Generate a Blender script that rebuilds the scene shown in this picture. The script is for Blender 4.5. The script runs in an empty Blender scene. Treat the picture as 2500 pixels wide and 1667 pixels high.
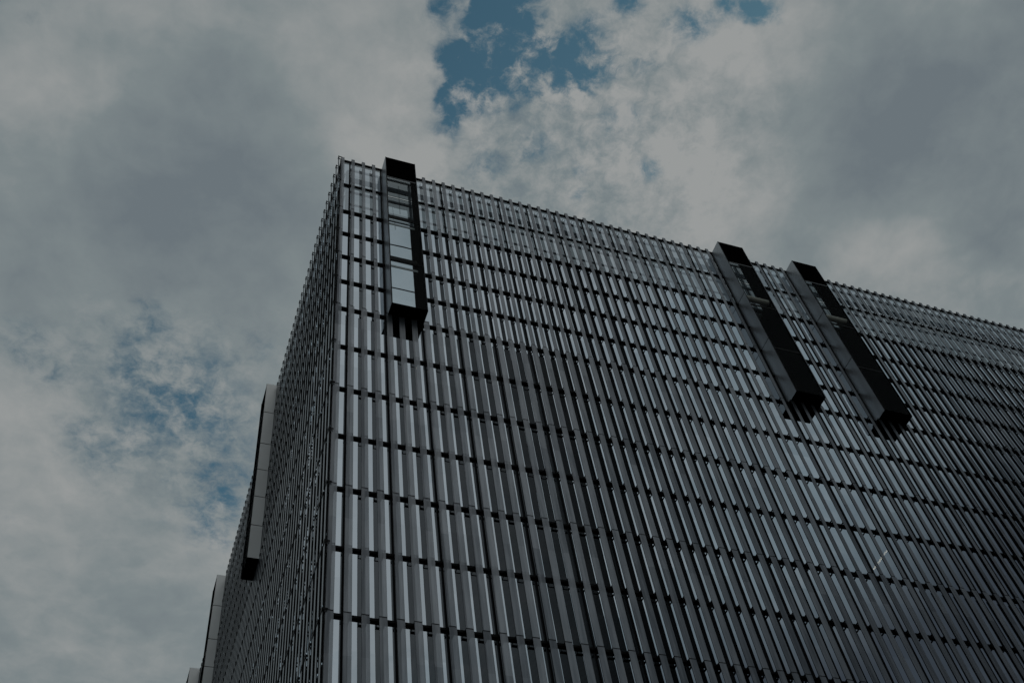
import bpy, math, random
from mathutils import Matrix, Vector
random.seed(7)
SC = bpy.context.scene
M = 0.75                      # metres per fin pitch (all building sizes below are in pitches)
GZ = 1.6 / M                  # eye height above the ground

# ------------------------------------------------------------------ camera
cam_d = bpy.data.cameras.new("camera"); cam = bpy.data.objects.new("camera", cam_d)
SC.collection.objects.link(cam); SC.camera = cam
Rc = Matrix(((0.9401077545783233, -0.20087173676822642, -0.2754050746617052),
             (-0.32160537766546216, -0.7904747501026517, -0.5212673503172878),
             (-0.11299287959140844, 0.5786192312893402, -0.8077328731355278)))
# rows above are R^T: its columns are the camera axes
cam.matrix_world = Matrix.Translation(Vector((-9.77586823, -45.70348996, GZ)) * M) @ Rc.to_4x4()
cam_d.sensor_width = 36.0
cam_d.lens = 36.0 * 2643.0382 / 2500.0
cam_d.clip_end = 5000.0; cam_d.clip_start = 0.1
CAM = Vector((-9.77586823, -45.70348996, GZ))

# ------------------------------------------------------------------ exposure
SC.view_settings.view_transform = 'Standard'; SC.view_settings.look = 'None'
SC.view_settings.exposure = 0.0; SC.view_settings.gamma = 1.0
SC.render.resolution_x = 1024; SC.render.resolution_y = 682

# ------------------------------------------------------------------ world: sky with broken cloud
SUN_EL, SUN_ROT = math.radians(36), math.radians(72)
W = bpy.data.worlds.new("World"); SC.world = W; W.use_nodes = True
nt = W.node_tree; nt.nodes.clear()
def N(t, **k):
    n = nt.nodes.new(t)
    for a, b in k.items(): setattr(n, a, b)
    return n
def L(a, b): nt.links.new(a, b)
def mth(op, a, b=None, c=None, clamp=False):
    n = N('ShaderNodeMath', operation=op, use_clamp=clamp)
    for i, v in enumerate((a, b, c)):
        if v is None: continue
        if isinstance(v, (int, float)): n.inputs[i].default_value = v
        else: L(v, n.inputs[i])
    return n.outputs[0]
def maprange(v, a, b, c=0., d=1., interp='SMOOTHSTEP'):
    n = N('ShaderNodeMapRange', interpolation_type=interp)
    L(v, n.inputs['Value'])
    for s, x in zip(('From Min', 'From Max', 'To Min', 'To Max'), (a, b, c, d)): n.inputs[s].default_value = x
    return n.outputs[0]
out = N('ShaderNodeOutputWorld'); bg = N('ShaderNodeBackground'); bg.inputs['Strength'].default_value = 0.1
L(bg.outputs[0], out.inputs[0])
sky = N('ShaderNodeTexSky', sky_type='NISHITA', sun_disc=False, sun_elevation=SUN_EL, sun_rotation=SUN_ROT)
sky.air_density = 1.0; sky.dust_density = 0.6; sky.ozone_density = 2.0
tc = N('ShaderNodeTexCoord')
sep = N('ShaderNodeSeparateXYZ'); L(tc.outputs['Generated'], sep.inputs[0])
zc = mth('MAXIMUM', sep.outputs[2], 0.06)
px = mth('DIVIDE', sep.outputs[0], zc); py = mth('DIVIDE', sep.outputs[1], zc)
comb = N('ShaderNodeCombineXYZ'); L(px, comb.inputs[0]); L(py, comb.inputs[1])
PL = comb.outputs[0]                               # the point on a cloud deck one unit up
def noise(vec, scale, detail, rough, off=(0, 0, 0), dist=0.0, lac=2.0):
    mp = N('ShaderNodeMapping'); mp.inputs['Location'].default_value = off; L(vec, mp.inputs[0])
    n = N('ShaderNodeTexNoise'); L(mp.outputs[0], n.inputs['Vector'])
    n.inputs['Scale'].default_value = scale; n.inputs['Detail'].default_value = detail
    n.inputs['Roughness'].default_value = rough; n.inputs['Distortion'].default_value = dist
    n.inputs['Lacunarity'].default_value = lac
    return n
def warp(vec, scale, amt, off):
    n = noise(vec, scale, 4, 0.55, off)
    v = N('ShaderNodeVectorMath', operation='SUBTRACT'); L(n.outputs['Color'], v.inputs[0]); v.inputs[1].default_value = (.5, .5, .5)
    s = N('ShaderNodeVectorMath', operation='SCALE'); L(v.outputs[0], s.inputs[0]); s.inputs['Scale'].default_value = amt
    a = N('ShaderNodeVectorMath', operation='ADD'); L(vec, a.inputs[0]); L(s.outputs[0], a.inputs[1])
    return a.outputs[0]
def blobs(vec, lst):
    tot = None
    for (x, y, r, a) in lst:
        d = N('ShaderNodeVectorMath', operation='DISTANCE'); L(vec, d.inputs[0]); d.inputs[1].default_value = (x, y, 0)
        v = maprange(d.outputs['Value'], 0.0, r * 1.5, a, 0.0)
        tot = v if tot is None else mth('ADD', tot, v)
    return tot
# openings in the deck (x, y, radius, depth) and its thin bright / thick grey areas
GAPS = [(0.216, 0.313, 0.051, 1.0), (0.268, 0.334, 0.044, 1), (0.209, 0.36, 0.041, 1), (0.176, 0.338, 0.021, 0.8), (0.198, 0.382, 0.022, 0.8), (0.306, 0.337, 0.022, 0.7), (0.293, 0.29, 0.026, 0.7), (0.21, 0.259, 0.044, 0.9), (0.152, 0.302, 0.02, 0.55), (0.321, 0.249, 0.025, 0.6), (0.388, 0.244, 0.026, 0.6), (0.421, 0.214, 0.025, 0.7), (0.452, 0.21, 0.017, 0.7), (0.332, 0.418, 0.012, 0.5), (0.342, 0.446, 0.013, 0.5), (0.282, 0.407, 0.021, 0.35), (0.245, 0.442, 0.028, 0.3), (0.194, 0.412, 0.018, 0.5), (0.406, 0.405, 0.017, 0.4), (0.352, 0.357, 0.021, 0.3), (0.363, 0.292, 0.018, 0.45), (0.323, 0.309, 0.026, 0.5), (-0.155, 0.799, 0.036, 0.42), (-0.176, 0.763, 0.025, 0.25), (-0.015, 0.776, 0.059, 0.42), (-0.034, 0.813, 0.043, 0.3), (-0.076, 0.895, 0.045, 0.30), (0.045, 0.846, 0.04, 0.4), (0.08, 0.915, 0.036, 0.4), (0.059, 0.986, 0.044, 0.32), (-0.049, 0.706, 0.025, 0.3), (0.066, 0.725, 0.027, 0.3), (-0.085, 0.739, 0.041, 0.2), (-0.183, 0.405, 0.023, 0.3), (-0.168, 1.052, 0.036, 0.2), (0.003, 0.897, 0.046, 0.25), (0.075, 1.03, 0.04, 0.35), (0.05, 0.95, 0.04, 0.25)]
TONES = [(0.15, -0.7, 0.45, 1.0), (0.3, -1.2, 0.45, 0.7), (0.11, 0.394, 0.112, 0.9), (0.173, 0.448, 0.059, 0.6), (0.449, 0.262, 0.067, 0.9), (0.402, 0.373, 0.094, 0.7), (0.502, 0.424, 0.091, 0.8), (0.703, 0.426, 0.071, 0.8), (0.621, 0.305, 0.098, -0.5), (0.694, 0.239, 0.125, -1.0), (0.813, 0.35, 0.081, -0.5), (-0.05, 0.501, 0.113, -0.9), (-0.105, 0.611, 0.093, -0.7), (0.033, 0.628, 0.108, -0.5), (0.051, 0.517, 0.073, -0.4), (-0.006, 0.419, 0.042, -0.3), (-0.173, 0.468, 0.061, 0.5), (-0.099, 0.411, 0.06, 0.5), (-0.162, 0.883, 0.087, 0.7), (-0.14, 1.031, 0.096, 0.5), (0.079, 1.037, 0.103, 0.4), (-0.079, 1.282, 0.141, 0.4), (-0.153, 1.251, 0.054, -0.3), (0.008, 1.176, 0.082, -0.3), (0.345, 0.478, 0.1, 0.3), (0.793, 0.438, 0.068, 0.4)]  # first two: bright cloud added out of view to lift the glass reflections
wv = warp(PL, 14.0, 0.055, (3.1, 1.7, 0.4))
gap = blobs(wv, [(x, y, r * (1.3 if x < 0.12 and y > 0.6 else 0.92), a * (0.8 if x < 0.12 and y > 0.6 else 1.2)) for x, y, r, a in GAPS] + [(0.33, 0.38, 0.13, 0.13), (0.26, 0.44, 0.07, 0.10), (0.180, 0.330, 0.020, -0.6), (0.245, 0.262, 0.022, -0.15), (0.235, 0.32, 0.05, 0.35), (0.0, 0.85, 0.16, 0.14)])
gap = mth('MINIMUM', gap, 1.12)
fine = noise(warp(PL, 30.0, 0.026, (0.3, 9.0, 0)), 30.0, 10, 0.66, (5.0, 2.0, 0.7))
fine2 = noise(PL, 9.0, 5, 0.55, (1.0, 7.0, 0.2))
cov = mth('ADD', mth('MULTIPLY', mth('SUBTRACT', fine.outputs[0], 0.5), 3.2), mth('MULTIPLY', mth('SUBTRACT', fine2.outputs[0], 0.5), 1.2))
amp = mth('MULTIPLY_ADD', mth('MINIMUM', gap, 0.8), 1.65, 0.10)
hole = mth('SUBTRACT', gap, mth('MULTIPLY', cov, amp))
blue_a = maprange(hole, 0.05, 1.20)
# far from the modelled patch of sky the deck opens at random
cloud_tone = blobs(warp(PL, 7.0, 0.10, (8.0, 2.5, 1.0)), TONES)
t1 = noise(PL, 4.5, 7, 0.5, (2.2, 4.1, 0))
t2 = noise(warp(PL, 12.0, 0.05, (6.0, 0.5, 0)), 18.0, 8, 0.56, (0.7, 1.1, 3.0))
tone = mth('ADD', mth('MULTIPLY', cloud_tone, 0.40), 0.52)
tone = mth('ADD', tone, mth('MULTIPLY', mth('SUBTRACT', t1.outputs[0], 0.5), 0.75))
tone = mth('ADD', tone, mth('MULTIPLY', mth('SUBTRACT', t2.outputs[0], 0.5), 0.70))
near = blobs(PL, [(0.34, 0.38, 0.2, 1.0), (0.0, 0.85, 0.16, 0.6)])
tone = mth('ADD', tone, mth('MULTIPLY', mth('SUBTRACT', fine.outputs[0], 0.47), mth('MULTIPLY', near, 2.0)))
# heavier cloud added out of view, so the glass to the right reflects darker
heavy = blobs(PL, [(1.45, -1.30, 0.65, 1.0), (1.45, -0.55, 0.50, 0.9), (0.90, -1.60, 0.50, 0.95), (2.3, -1.2, 1.1, 0.9)])
ramp = N('ShaderNodeValToRGB'); L(tone, ramp.inputs[0])
e = ramp.color_ramp.elements
e[0].position = 0.10; e[0].color = (1.45, 1.75, 1.95, 1)
e[1].position = 0.92; e[1].color = (3.12, 3.24, 3.22, 1)
m = ramp.color_ramp.elements.new(0.5); m.color = (1.98, 2.32, 2.42, 1)
dk = N('ShaderNodeMix', data_type='RGBA'); L(maprange(heavy, 0, 1, 0, 0.92), dk.inputs[0]); L(ramp.outputs[0], dk.inputs[6]); dk.inputs[7].default_value = (0.36, 0.41, 0.50, 1)
skyc = N('ShaderNodeMix', data_type='RGBA', blend_type='MULTIPLY'); skyc.inputs[0].default_value = 1.0
L(sky.outputs[0], skyc.inputs[6]); skyc.inputs[7].default_value = (0.42, 0.64, 0.53, 1)
fin_mix = N('ShaderNodeMix', data_type='RGBA'); L(blue_a, fin_mix.inputs[0]); L(dk.outputs[2], fin_mix.inputs[6]); L(skyc.outputs[2], fin_mix.inputs[7])
L(fin_mix.outputs[2], bg.inputs[0])

# ------------------------------------------------------------------ sun behind cloud
sd = bpy.data.lights.new("sun", 'SUN'); sd.energy = 0.6; sd.angle = math.radians(12); sd.color = (1.0, 0.95, 0.88)
sun = bpy.data.objects.new("sun", sd); SC.collection.objects.link(sun)
# the Nishita rotation is measured clockwise from +Y
sdir = Vector((math.sin(SUN_ROT) * math.cos(SUN_EL), math.cos(SUN_ROT) * math.cos(SUN_EL), math.sin(SUN_EL)))
sun.rotation_euler = sdir.to_track_quat('Z', 'Y').to_euler()

# ------------------------------------------------------------------ materials
def mat(name, col, rough=0.5, metal=0.0, spec=0.5):
    m_ = bpy.data.materials.new(name); m_.use_nodes = True
    b = m_.node_tree.nodes['Principled BSDF']
    b.inputs['Base Color'].default_value = (*col, 1); b.inputs['Roughness'].default_value = rough
    b.inputs['Metallic'].default_value = metal; b.inputs['Specular IOR Level'].default_value = spec
    return m_
def mn(m_, t, **k):
    n = m_.node_tree.nodes.new(t)
    for a, b in k.items(): setattr(n, a, b)
    return n
def vary(m_, col, amt, scale, stretch=(1, 1, 1), rough=None, ramt=0.1):
    """noise over the base colour, as wear and dirt have"""
    l = m_.node_tree.links; b = m_.node_tree.nodes['Principled BSDF']
    g = mn(m_, 'ShaderNodeTexCoord'); mp = mn(m_, 'ShaderNodeMapping'); mp.inputs['Scale'].default_value = stretch
    l.new(g.outputs['Object'], mp.inputs[0])
    n = mn(m_, 'ShaderNodeTexNoise'); n.inputs['Scale'].default_value = scale; n.inputs['Detail'].default_value = 6; l.new(mp.outputs[0], n.inputs['Vector'])
    r = mn(m_, 'ShaderNodeValToRGB'); l.new(n.outputs[0], r.inputs[0])
    r.color_ramp.elements[0].position = 0.3; r.color_ramp.elements[1].position = 0.7
    r.color_ramp.elements[0].color = (*[c * (1 - amt) for c in col], 1); r.color_ramp.elements[1].color = (*[min(1, c * (1 + amt)) for c in col], 1)
    l.new(r.outputs[0], b.inputs['Base Color'])
    if rough is not None:
        q = mn(m_, 'ShaderNodeMapRange'); l.new(n.outputs[0], q.inputs[0]); q.inputs['To Min'].default_value = rough - ramt; q.inputs['To Max'].default_value = rough + ramt
        l.new(q.outputs[0], b.inputs['Roughness'])
dark = mat('black_steel', (0.007, 0.007, 0.008), 0.55, 0, 0.12)
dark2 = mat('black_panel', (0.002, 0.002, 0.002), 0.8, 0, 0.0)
concrete = mat('slab_concrete', (0.10, 0.10, 0.10), 0.9); vary(concrete, (0.10, 0.10, 0.10), 0.3, 0.6)
pavemat = mat('paving', (0.055, 0.055, 0.055), 0.9); vary(pavemat, (0.055, 0.055, 0.055), 0.3, 0.8)
steelg = mat('galvanised_steel', (0.30, 0.31, 0.32), 0.45, 0.6); vary(steelg, (0.3, 0.31, 0.32), 0.15, 3.0)
lit_clad = mat('lit_cladding', (0.8, 0.79, 0.78), 0.45, 0.5); vary(lit_clad, (0.8, 0.79, 0.78), 0.05, 0.5)  # same cladding on the side-wall boxes, their brighter light put into the colour
cladding = mat('grey_cladding', (0.44, 0.44, 0.46), 0.4, 0.6); vary(cladding, (0.42, 0.43, 0.45), 0.1, 0.5, rough=0.36, ramt=0.1)
paleb = mat('pale_board', (0.62, 0.63, 0.63), 0.6)
cream = mat('pale_duct', (0.45, 0.42, 0.36), 0.5)

def cellnoise(m_, sx, off):
    """a random value per panel, from the panel's place on the wall"""
    l = m_.node_tree.links
    g = mn(m_, 'ShaderNodeNewGeometry')
    s = mn(m_, 'ShaderNodeVectorMath', operation='MULTIPLY'); l.new(g.outputs['Position'], s.inputs[0]); s.inputs[1].default_value = sx
    a = mn(m_, 'ShaderNodeVectorMath', operation='ADD'); l.new(s.outputs[0], a.inputs[0]); a.inputs[1].default_value = off
    f = mn(m_, 'ShaderNodeVectorMath', operation='FLOOR'); l.new(a.outputs[0], f.inputs[0])
    w = mn(m_, 'ShaderNodeTexWhiteNoise', noise_dimensions='3D'); l.new(f.outputs[0], w.inputs['Vector'])
    return g, w

# perforated sheet: small holes too fine to resolve let part of the view through, less so aslant
def perforated():
    m_ = bpy.data.materials.new('perforated_metal'); m_.use_nodes = True
    t = m_.node_tree; l = t.links; b = t.nodes['Principled BSDF']; o = t.nodes['Material Output']
    b.inputs['Metallic'].default_value = 0.8; b.inputs['Roughness'].default_value = 0.34
    g, w = cellnoise(m_, (1 / M, 1 / M, 1 / (10.08 * M)), (0.5, 0.5, 0.1))
    n = mn(m_, 'ShaderNodeTexNoise'); n.inputs['Scale'].default_value = 0.7; n.inputs['Detail'].default_value = 5
    mp = mn(m_, 'ShaderNodeMapping'); mp.inputs['Scale'].default_value = (9, 9, 0.6); l.new(g.outputs['Position'], mp.inputs[0]); l.new(mp.outputs[0], n.inputs['Vector'])
    a = mn(m_, 'ShaderNodeMath', operation='MULTIPLY_ADD'); l.new(w.outputs['Value'], a.inputs[0]); a.inputs[1].default_value = 0.35; l.new(n.outputs[0], a.inputs[2])
    r = mn(m_, 'ShaderNodeValToRGB'); r.color_ramp.elements[0].position = 0.42; r.color_ramp.elements[1].position = 0.95
    r.color_ramp.elements[0].color = (0.125, 0.137, 0.155, 1); r.color_ramp.elements[1].color = (0.29, 0.305, 0.33, 1)
    l.new(a.outputs[0], r.inputs[0]); l.new(r.outputs[0], b.inputs['Base Color'])
    # hole lattice
    mp2 = mn(m_, 'ShaderNodeMapping'); mp2.inputs['Scale'].default_value = (1, 1, 1); l.new(g.outputs['Position'], mp2.inputs[0])
    sp = mn(m_, 'ShaderNodeSeparateXYZ'); l.new(mp2.outputs[0], sp.inputs[0])
    su = mn(m_, 'ShaderNodeMath', operation='ADD'); l.new(sp.outputs[0], su.inputs[0]); l.new(sp.outputs[1], su.inputs[1])
    s1 = mn(m_, 'ShaderNodeMath', operation='MULTIPLY'); l.new(su.outputs[0], s1.inputs[0]); s1.inputs[1].default_value = 2 * math.pi / 0.055
    s2 = mn(m_, 'ShaderNodeMath', operation='SINE'); l.new(s1.outputs[0], s2.inputs[0])
    # shade on the sheet's unlit inner face, put into the colour
    bd = mn(m_, 'ShaderNodeBsdfDiffuse'); bd.inputs[0].default_value = (0.012, 0.012, 0.013, 1)
    fb = mn(m_, 'ShaderNodeMixShader'); l.new(g.outputs['Backfacing'], fb.inputs[0]); l.new(b.outputs[0], fb.inputs[1]); l.new(bd.outputs[0], fb.inputs[2])
    # openness
    # upright slots: seen aslant from the side their edges close them
    hz = mn(m_, 'ShaderNodeVectorMath', operation='MULTIPLY'); l.new(g.outputs['Incoming'], hz.inputs[0]); hz.inputs[1].default_value = (1, 1, 0)
    nh = mn(m_, 'ShaderNodeVectorMath', operation='NORMALIZE'); l.new(hz.outputs[0], nh.inputs[0])
    dt = mn(m_, 'ShaderNodeVectorMath', operation='DOT_PRODUCT'); l.new(nh.outputs[0], dt.inputs[0]); l.new(g.outputs['True Normal'], dt.inputs[1])
    ab = mn(m_, 'ShaderNodeMath', operation='ABSOLUTE'); l.new(dt.outputs['Value'], ab.inputs[0])
    mr = mn(m_, 'ShaderNodeMapRange'); l.new(ab.outputs[0], mr.inputs[0])
    mr.inputs['From Min'].default_value = 0.84; mr.inputs['From Max'].default_value = 1.0; mr.inputs['To Min'].default_value = 0.0; mr.inputs['To Max'].default_value = 0.22
    ad = mn(m_, 'ShaderNodeMath', operation='MULTIPLY_ADD'); l.new(s2.outputs[0], ad.inputs[0]); ad.inputs[1].default_value = 0.04; l.new(mr.outputs[0], ad.inputs[2]); ad.use_clamp = True
    tr = mn(m_, 'ShaderNodeBsdfTransparent'); mx = mn(m_, 'ShaderNodeMixShader')
    l.new(ad.outputs[0], mx.inputs[0]); l.new(fb.outputs[0], mx.inputs[1]); l.new(tr.outputs[0], mx.inputs[2]); l.new(mx.outputs[0], o.inputs[0])
    return m_
perf = perforated()

# coated glass: mirrors the sky, lets a little of the inside through; every pane sits a hair out of true
def glass(name, tint, through, tr_col=(0.5, 0.55, 0.56), tilt=0.010, wav=0.02):
    m_ = bpy.data.materials.new(name); m_.use_nodes = True
    t = m_.node_tree; l = t.links; t.nodes.remove(t.nodes['Principled BSDF']); o = t.nodes['Material Output']
    g, w = cellnoise(m_, (1 / (3 * M), 1 / (3 * M), 1 / (5.04 * M)), (-0.267, 0.13, 0.05))
    gl = mn(m_, 'ShaderNodeBsdfGlossy'); gl.inputs['Roughness'].default_value = 0.015
    # normal = N + small per-pane tilt + slow waviness
    c = mn(m_, 'ShaderNodeVectorMath', operation='SUBTRACT'); l.new(w.outputs['Color'], c.inputs[0]); c.inputs[1].default_value = (.5, .5, .5)
    s = mn(m_, 'ShaderNodeVectorMath', operation='SCALE'); l.new(c.outputs[0], s.inputs[0]); s.inputs['Scale'].default_value = tilt
    n = mn(m_, 'ShaderNodeTexNoise'); n.inputs['Scale'].default_value = 0.55; n.inputs['Detail'].default_value = 2; l.new(g.outputs['Position'], n.inputs['Vector'])
    c2 = mn(m_, 'ShaderNodeVectorMath', operation='SUBTRACT'); l.new(n.outputs['Color'], c2.inputs[0]); c2.inputs[1].default_value = (.5, .5, .5)
    s2 = mn(m_, 'ShaderNodeVectorMath', operation='SCALE'); l.new(c2.outputs[0], s2.inputs[0]); s2.inputs['Scale'].default_value = wav
    a = mn(m_, 'ShaderNodeVectorMath', operation='ADD'); l.new(s.outputs[0], a.inputs[0]); l.new(s2.outputs[0], a.inputs[1])
    a2 = mn(m_, 'ShaderNodeVectorMath', operation='ADD'); l.new(a.outputs[0], a2.inputs[0]); l.new(g.outputs['Normal'], a2.inputs[1])
    nz = mn(m_, 'ShaderNodeVectorMath', operation='NORMALIZE'); l.new(a2.outputs[0], nz.inputs[0]); l.new(nz.outputs[0], gl.inputs['Normal'])
    cr = mn(m_, 'ShaderNodeValToRGB'); l.new(w.outputs['Value'], cr.inputs[0]); l.new(cr.outputs[0], gl.inputs['Color'])
    cr.color_ramp.elements[0].color = (*[c * 0.84 for c in tint], 1); cr.color_ramp.elements[1].color = (*tint, 1)
    tr = mn(m_, 'ShaderNodeBsdfTransparent'); tr.inputs[0].default_value = (*tr_col, 1)
    mx = mn(m_, 'ShaderNodeMixShader'); mx.inputs[0].default_value = through
    l.new(gl.outputs[0], mx.inputs[1]); l.new(tr.outputs[0], mx.inputs[2]); l.new(mx.outputs[0], o.inputs[0])
    return m_
pane_m = glass('coated_glass', (0.80, 0.90, 1.0), 0.09)
para_m = glass('parapet_glass', (0.74, 0.82, 0.90), 0.42, (0.62, 0.68, 0.72))
clear_m = glass('clear_glass', (0.8, 0.85, 0.88), 0.988, (0.90, 0.93, 0.93))
lampm = bpy.data.materials.new('lamp_glow'); lampm.use_nodes = True
lb = lampm.node_tree.nodes['Principled BSDF']; lb.inputs['Emission Color'].default_value = (1, 0.86, 0.68, 1); lb.inputs['Emission Strength'].default_value = 4.0

# ------------------------------------------------------------------ mesh helpers
class MB:
    def __init__(self): self.v = []; self.f = []; self.m = []
    def quad(self, a, b, c, d, mi=0):
        k = len(self.v); self.v += [a, b, c, d]; self.f.append((k, k + 1, k + 2, k + 3)); self.m.append(mi)
    def box(self, x0, x1, y0, y1, z0, z1, mi=0):
        k = len(self.v)
        self.v += [(x0, y0, z0), (x1, y0, z0), (x1, y1, z0), (x0, y1, z0), (x0, y0, z1), (x1, y0, z1), (x1, y1, z1), (x0, y1, z1)]
        for q in ((0, 3, 2, 1), (4, 5, 6, 7), (0, 1, 5, 4), (1, 2, 6, 5), (2, 3, 7, 6), (3, 0, 4, 7)):
            self.f.append(tuple(k + i for i in q)); self.m.append(mi)
    def tube(self, a, b, r, n=8, mi=0):
        a = Vector(a); b = Vector(b); d = (b - a).normalized(); u = d.orthogonal().normalized(); w = d.cross(u); k = len(self.v)
        for p in (a, b):
            for i in range(n):
                t = 2 * math.pi * i / n; self.v.append(tuple(p + u * math.cos(t) * r + w * math.sin(t) * r))
        for i in range(n): self.f.append((k + i, k + (i + 1) % n, k + n + (i + 1) % n, k + n + i)); self.m.append(mi)
        self.f.append(tuple(k + i for i in range(n))[::-1]); self.m.append(mi); self.f.append(tuple(k + n + i for i in range(n))); self.m.append(mi)
    def mesh(self, name, mats, xf=None):
        me = bpy.data.meshes.new(name)
        vs = [xf(v) if xf else v for v in self.v]
        me.from_pydata([(x * M, y * M, z * M) for x, y, z in vs], [], self.f)
        for m_ in mats: me.materials.append(m_)
        me.polygons.foreach_set('material_index', self.m)
        if xf and xf is not FRONT: me.flip_normals()
        me.update()
        return me
    def build(self, name, mats, parent=None, xf=None, loc=(0, 0, 0)):
        o = bpy.data.objects.new(name, self.mesh(name, mats, xf)); SC.collection.objects.link(o)
        o.location = (loc[0] * M, loc[1] * M, loc[2] * M)
        if parent: o.parent = parent
        return o
def empty(name, parent=None):
    o = bpy.data.objects.new(name, None); SC.collection.objects.link(o)
    if parent: o.parent = parent
    return o
# the side wall is the front wall turned about the corner: (u, v, z) -> (v, u', z); u runs along the wall, v is outward-negative
FRONT = lambda p: p
SIDE = lambda p: (p[1], p[0], p[2])          # mirrored in the diagonal

# ------------------------------------------------------------------ rows (heights in pitches above ground)
H = [95.80, 90.95, 85.93, 82.00, 78.17, 74.33, 70.42]
while H[-1] > 8: H.append(H[-1] - 5.035)
H = [h + GZ for h in H]
NR = len(H)
NX, NY = 93, 117                               # wall lengths
BAY0 = 0.80
D = 0.48                                       # how far the fins stand off the glass
BOXES_F = [3.9, 39.9, 48.9]
BOXES_S = [28.12, 58.8, 77.0]
BOXD = [1.5, 1.42, 1.75]

tower = empty('office_building')
tower['label'] = 'tall dark office block clad in close vertical metal fins over mirror glass'
tower['category'] = 'building'

def in_box(i, boxes):
    return any(b - 0.35 < i < b + 3.25 for b in boxes)

# --- fins
def seg_width(row, wide):
    if wide == 2: return 0.27 if row < 6 else 0.37
    if row < 6: return 0.31
    if row < 10: return 0.45 if wide else 0.31
    return 0.46
def fin_mb(r0, wide):
    mb = MB(); r = r0
    while r < NR - 1:
        r2 = min(r + 2, NR - 1)
        w = seg_width(r, wide) / 2; zt = H[r] - 0.16; zb = H[r2] - 0.09
        if wide == 2: zt -= 0.2; zb += 0.12
        if r == 0: zt = H[0] - 0.20
        ret = 0.055
        mb.quad((-w, -D, zb), (w, -D, zb), (w, -D, zt), (-w, -D, zt), 0)
        mb.quad((-w, -D + ret, zb), (-w, -D, zb), (-w, -D, zt), (-w, -D + ret, zt), 1)
        mb.quad((w, -D, zb), (w, -D + ret, zb), (w, -D + ret, zt), (w, -D, zt), 1)
        r = r2
    for k in range(r0, NR):
        w = seg_width(max(r0, k if k % 2 == 0 else k), wide) / 2
        if k > 0: w = seg_width(k - 1 if k > r0 else k, wide) / 2
        z = H[k] - 0.30 if k == 0 else H[k] - 0.10
        # bracket: two arms and a cross bar that carry the sheet off the slab edge
        h = 0.10 if k % 2 else 0.13
        mb.box(-w + 0.005, -w + 0.035, -D + 0.01, -0.165, z - h, z + 0.02, 1)
        mb.box(w - 0.035, w - 0.005, -D + 0.01, -0.165, z - h, z + 0.02, 1)
        mb.box(-w + 0.036, w - 0.036, -D + 0.015, -D + 0.06, z - h + 0.01, z + 0.01 - (0.05 if k % 2 else 0), 1)
        if wide == 2: mb.box(-w - 0.02, w + 0.02, -D - 0.03, -D - 0.003, z - 0.22, z + 0.06, 1)
        if k % 2 == 0 and k > 0:      # shadow joint between two sheets
            mb.box(-w + 0.004, w - 0.004, -D + 0.004, -D + 0.09, z - 0.055, z + 0.005 + 0.02, 1)
    return mb
protos = {}
def fin(r0, wide, side):
    key = (r0, wide, side)
    if key not in protos:
        protos[key] = fin_mb(r0, wide).mesh('fin', [perf, dark], SIDE if side else FRONT)
    return protos[key]
def put(me, name, x, y, parent):
    o = bpy.data.objects.new(name, me); SC.collection.objects.link(o); o.location = (x * M, y * M, 0); o.parent = parent
    o['group'] = 'upright metal fins in front of the glass'
    return o
for i in range(0, NX - 1):
    put(fin(6 if in_box(i, BOXES_F) else 0, i < 37, False), 'fin', i, 0, tower)
rest = MB()
for j in range(0, NY - 1):
    y = j - 0.40
    r0 = 6 if in_box(y, BOXES_S) else 0
    if j < 7: put(fin(r0, 2, True), 'fin', 0.06, y, tower)
    else:
        mb = fin_mb(r0, 2); k = len(rest.v)
        rest.v += [(u + y, v + 0.06, z) for (u, v, z) in mb.v]; rest.f += [tuple(k + q for q in f) for f in mb.f]; rest.m += mb.m
o = rest.build('fin', [perf, dark], tower, SIDE); o['kind'] = 'stuff'

# --- slab edges (ledges)
for side, n in ((False, NX), (True, NY)):
    for k in range(NR):
        mb = MB(); z = H[k]; x1 = n
        spans = []; x = -0.02 if side else -0.14
        for b_ in (sorted(BOXES_S if side else BOXES_F) if 1 <= k <= 5 else []):
            spans.append((x, b_ + 0.001)); x = b_ + 2.939
        spans.append((x, x1))
        for x, x2 in spans:
            mb.box(x, x2, -0.16, 0.0 - 0.002, z - 0.16, z - 0.0, 0)
            mb.box(x, x2, -0.08, 0.0 - 0.002, z + 0.0001, z + 0.03, 0)
        mb.build('floor_ledge', [dark], tower, (lambda p: (p[1] + 0.06, p[0] + 0.0, p[2])) if side else FRONT)
# --- mullions on the bay lines
for side, n in ((False, NX), (True, NY)):
    x = BAY0
    me = None
    while x < n:
        mb = MB()
        segs = [(k, k + 1) for k in range(NR - 1)]
        for a, b in segs:
            mb.box(-0.065, 0.065, -0.06, -0.002, H[b] + 0.031, H[a] - 0.161, 0)
        if me is None: me = mb.mesh('mullion', [dark], SIDE if side else FRONT)
        o = bpy.data.objects.new('mullion', me); SC.collection.objects.link(o); o.parent = tower
        o.location = ((0.06 if side else x) * M, (x if side else 0) * M, 0)
        x += 3
# --- corner post with a stepped outline
mb = MB()
for k in range(NR - 1):
    mb.box(-0.16, -0.105, -0.055, -0.005, H[k + 1] + 0.031, H[k] - 0.161, 0)
mb.box(-0.10, 0.10, -0.004, 0.10, 0, H[0], 0)
mb.build('corner_post', [dark], tower)

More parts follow.
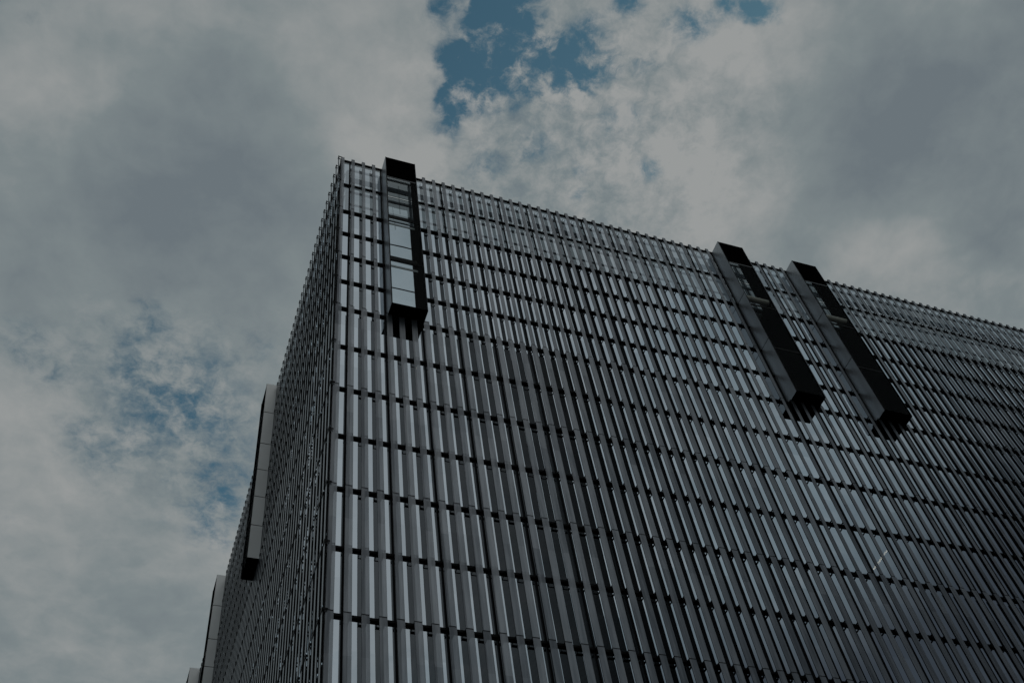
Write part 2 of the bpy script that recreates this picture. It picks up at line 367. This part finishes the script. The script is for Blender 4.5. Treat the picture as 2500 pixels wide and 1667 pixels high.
# --- windows, one per bay and storey
def lines(n):
    xs = [0.0] if True else []
    x = BAY0
    while x < n: xs.append(x); x += 3
    xs.append(n); return xs
cells = []
for side, n in ((False, NX), (True, NY)):
    xs = lines(n)
    for a, b in zip(xs, xs[1:]):
        for k in range(NR - 1):
            cx = (a + b) / 2; P = Vector((0, cx, (H[k] + H[k + 1]) / 2)) if side else Vector((cx, 0, (H[k] + H[k + 1]) / 2))
            v = P - CAM; q = Rc.transposed() @ v
            if q.z < 0: u, w_ = q.x / -q.z * 2643 / 1250, q.y / -q.z * 2643 / 833.5
            else: u = w_ = 9
            area = (b - a) * (H[k] - H[k + 1]) * abs(v.x if side else v.y) / v.length ** 3
            vis = abs(u) < 1.04 and abs(w_) < 1.06
            cells.append((area if vis else 0, side, a, b, k))
cells.sort(key=lambda c: -c[0])
restp, restf = {0: MB(), 1: MB()}, {0: MB(), 1: MB()}
def fill(mp, mf, side, a, b, k):
    e_ = 0.028; z0, z1 = H[k + 1] + 0.031, H[k] - 0.161
    mp.quad((a + e_, 0.012, z0), (b - e_, 0.012, z0), (b - e_, 0.012, z1), (a + e_, 0.012, z1), 0 if k >= 2 else 1)
    for s_ in ((a, a + e_, z0, z1), (b - e_, b, z0, z1), (a + e_, b - e_, z0, z0 + e_), (a + e_, b - e_, z1 - e_, z1)):
        mf.box(s_[0], s_[1], -0.0015, 0.03, s_[2], s_[3], 0)
for n_, (ar, side, a, b, k) in enumerate(cells):
    xf = (lambda p: (p[1] + 0.06, p[0], p[2])) if side else FRONT
    if n_ < 100 and ar > 0:
        mp, mf = MB(), MB(); fill(mp, mf, side, a, b, k)
        w_ = mp.build('window', [pane_m, para_m], tower, xf); mf.build('window_frame', [dark], w_, xf)
    else: fill(restp[side], restf[side], side, a, b, k)
for s in (0, 1):
    xf = (lambda p: (p[1] + 0.06, p[0], p[2])) if s else FRONT
    w_ = restp[s].build('window', [pane_m, para_m], tower, xf); w_['kind'] = 'stuff'
    f_ = restf[s].build('window_frame', [dark], w_, xf); f_['kind'] = 'stuff'

# --- slabs, core and roof
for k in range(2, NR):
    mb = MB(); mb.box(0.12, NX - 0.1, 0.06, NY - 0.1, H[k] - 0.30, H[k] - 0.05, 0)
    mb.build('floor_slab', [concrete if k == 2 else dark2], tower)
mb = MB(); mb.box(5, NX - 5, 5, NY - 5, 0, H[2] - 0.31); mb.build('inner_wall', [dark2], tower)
mb = MB(); mb.box(NX - 0.09, NX, 0.06, NY, 0, H[0]); mb.box(0.08, NX - 0.09, NY - 0.08, NY, 0, H[0]); mb.build('rear_wall', [concrete], tower)

# --- steel frame behind the glass parapet
for side, n in ((False, NX), (True, NY)):
    mb = MB(); xf = (lambda p: (p[1] + 0.06, p[0], p[2])) if side else FRONT
    x = BAY0
    z2 = H[2] - 0.04
    while x < n - 1:
        mb.box(x - 0.10, x + 0.10, 0.55, 0.80, z2, H[0] - 0.5, 0)
        x += 3
    for z, t, y in ((H[0] - 0.55, 0.14, 0.5), (H[0] - 2.35, 0.42, 0.62), (H[1] - 0.2, 0.14, 0.5), (H[1] - 2.2, 0.10, 0.7), (H[2] + 1.0, 0.35, 0.62)):
        mb.box(1.0 if side else 0.9, n - 1, y - 0.06, y + 0.06, z - t, z + t, 0)
    mb.build('parapet_frame', [steelg], tower, xf)

# --- projecting glass boxes
def oriel(u0, dep, side, rows_seam, par, blinds=False):
    xf = (lambda p: (p[1] + 0.06, p[0], p[2])) if side else FRONT
    w = 2.94; u1 = u0 + w; zt, zb = H[0] + 0.02, H[6] - 0.10; t = 0.06
    root = MB()                           # soffit + roof + far side as the body
    body = MB()
    body.box(u0, u1, -dep, -0.11, zb - 0.10, zb + 0.06, 0)
    body.box(u0, u1, -dep, -0.01, zt - 0.12, zt, 0)
    body.box(u0 + 0.012, u0 + t, -dep + 0.002, -0.012, zb + 0.062, zt - 0.122, 0)
    body.box(u1 - t, u1 - 0.012, -dep + 0.002, -0.012, zb + 0.062, zt - 0.122, 0)
    # heavy edge on the underside, like a shallow prow
    bo = body.build('glass_box', [dark2], par, xf)
    # cladding panels on the two flanks
    edges = [0] + rows_seam + [6]
    for (x0, x1) in ((u0 - 0.012, u0 + 0.010), (u1 - 0.010, u1 + 0.012)):
        pm = MB()
        for a, b in zip(edges, edges[1:]):
            z1 = zt - 0.005 if a == 0 else H[a] - 0.045
            z0 = zb - 0.09 if b == 6 else H[b] + 0.045
            pm.box(x0, x1, -dep - 0.004, -0.03, z0, z1, 0)
        pm.build('side_panel', [lit_clad if side else cladding], bo, xf)
    # front: blind head panel, then three panes held by rails
    hm = MB(); hz = H[1] + 0.9
    hm.box(u0 + t + 0.002, u1 - t - 0.002, -dep + 0.004, -dep + 0.05, hz, zt - 0.123, 0)
    hm.build('head_panel', [dark2], bo, xf)
    fr = MB()
    fr.box(u0 + 0.001, u0 + t, -dep - 0.03, -dep, zb - 0.08, zt - 0.01, 0); fr.box(u1 - t, u1 - 0.001, -dep - 0.03, -dep, zb - 0.08, zt - 0.01, 0)
    fo = fr.build('front_frame', [dark], bo, xf)
    tm = MB()
    tm.box(u0 + t + 0.002, u1 - t - 0.002, -dep + 0.003, -dep + 0.06, hz - 0.07, hz - 0.002, 0)
    tm.build('head_trim', [steelg], bo, xf)
    cuts = [hz - 0.07, (H[2] + H[3]) / 2, (H[4] + H[5]) / 2 + 0.5, zb + 0.062]
    rl = MB(); th = 0.02 if blinds else 0.08
    for c_ in cuts[1:3]: rl.box(u0 + t + 0.002, u1 - t - 0.002, -dep + 0.003, -dep + 0.10, c_ - th, c_ + th, 0)
    rl.box(u0 + t + 0.01, u0 + t + 0.05, -dep + 0.05, -dep + 0.09, zb + 0.1, hz - 0.1, 0)
    rl.build('rail', [dark], bo, xf)
    for a, b in zip(cuts, cuts[1:]):
        g_ = MB(); e1 = 0.002 if a == cuts[0] else th + 0.002; e2 = 0.002 if b == cuts[-1] else th + 0.002
        g_.quad((u0 + t + 0.003, -dep + 0.03, b + e2), (u1 - t - 0.003, -dep + 0.03, b + e2), (u1 - t - 0.003, -dep + 0.03, a - e1), (u0 + t + 0.003, -dep + 0.03, a - e1), 0)
        g_.build('window', [clear_m], bo, xf)
    # inside: hand rail, service pipes and pale blind boxes at the slab edges
    ins = MB()
    for z in (H[2] + 1.9,): ins.tube((u0 + 0.1, -dep + 0.35, z), (u1 - 0.1, -dep + 0.35, z), 0.02)
    
    ins.tube((u0 + 1.3, -dep + 0.5, H[2]), (u0 + 1.3, -dep + 0.5, hz - 0.6), 0.02)
    ins.build('hand_rail', [dark], bo, xf)
    inner = MB(); inner.quad((u0 + t, -0.175, zb + 0.062), (u1 - t, -0.175, zb + 0.062), (u1 - t, -0.175, H[2] - 0.3), (u0 + t, -0.175, H[2] - 0.3))
    inner.build('window', [pane_m], bo, xf)
    if blinds:
        bl = MB()
        for z in (cuts[1] + 1.35, cuts[2] + 1.35): bl.box(u0 + 0.1, u1 - 0.1, -0.20, -0.178, z - 0.16, z + 0.12, 0)
        bl.build('blind_box', [paleb], bo, xf)
        br = MB()
        for z in (cuts[1] + 2.65, cuts[2] + 2.65): br.box(u0 + 0.1, u1 - 0.1, -0.24, -0.178, z - 0.24, z + 0.24, 0)
        br.build('rail', [dark], bo, xf)
        return bo
    dc = MB()
    dc.tube((u0 + 0.1, -1.0, H[2] - 0.1), (u1 - 0.1, -1.0, H[2] - 0.1), 0.30, 14)
    for q in (0.9, 1.8): dc.tube((u0 + q, -1.0, H[2] - 0.1), (u0 + q + 0.05, -1.0, H[2] - 0.1), 0.33, 14)
    dc.build('duct', [cream], bo, xf)
    return bo
oriel(BOXES_F[0], 1.5, False, [2, 4], tower, True)
oriel(BOXES_F[1], 1.5, False, [2, 4], tower)
oriel(BOXES_F[2], 1.5, False, [2, 4], tower)
for u, dp in zip(BOXES_S, BOXD): oriel(u, dp, True, [1, 2, 3, 4, 5], tower)

# --- two lamps lit inside, seen through the glass
def lamp(name, a, b, r, label):
    mb = MB(); mb.tube(a, b, r, 10); o = mb.build(name, [lampm]); o['label'] = label; o['category'] = 'lamp'
lamp('tube_lamp', (43.48, 1.12, 54.71 + GZ), (43.54, 3.31, 54.71 + GZ), 0.06, 'long lit tube lamp glowing behind the glass at lower right')
lamp('ceiling_lamp', (6.13, 0.25, 64.84 + GZ), (6.13, 0.25, 64.96 + GZ), 0.09, 'small round lit lamp glowing behind the fins below the left glass box')

# ------------------------------------------------------------------ ground
mb = MB(); mb.quad((-2500, -2500, -0.01), (2500, -2500, -0.01), (2500, 2500, -0.01), (-2500, 2500, -0.01))
g = mb.build('ground', [pavemat]); g['kind'] = 'structure'

SC.render.engine = 'CYCLES'
SC.cycles.caustics_reflective = False; SC.cycles.caustics_refractive = False
SC.cycles.max_bounces = 10; SC.cycles.transparent_max_bounces = 24; SC.cycles.glossy_bounces = 8
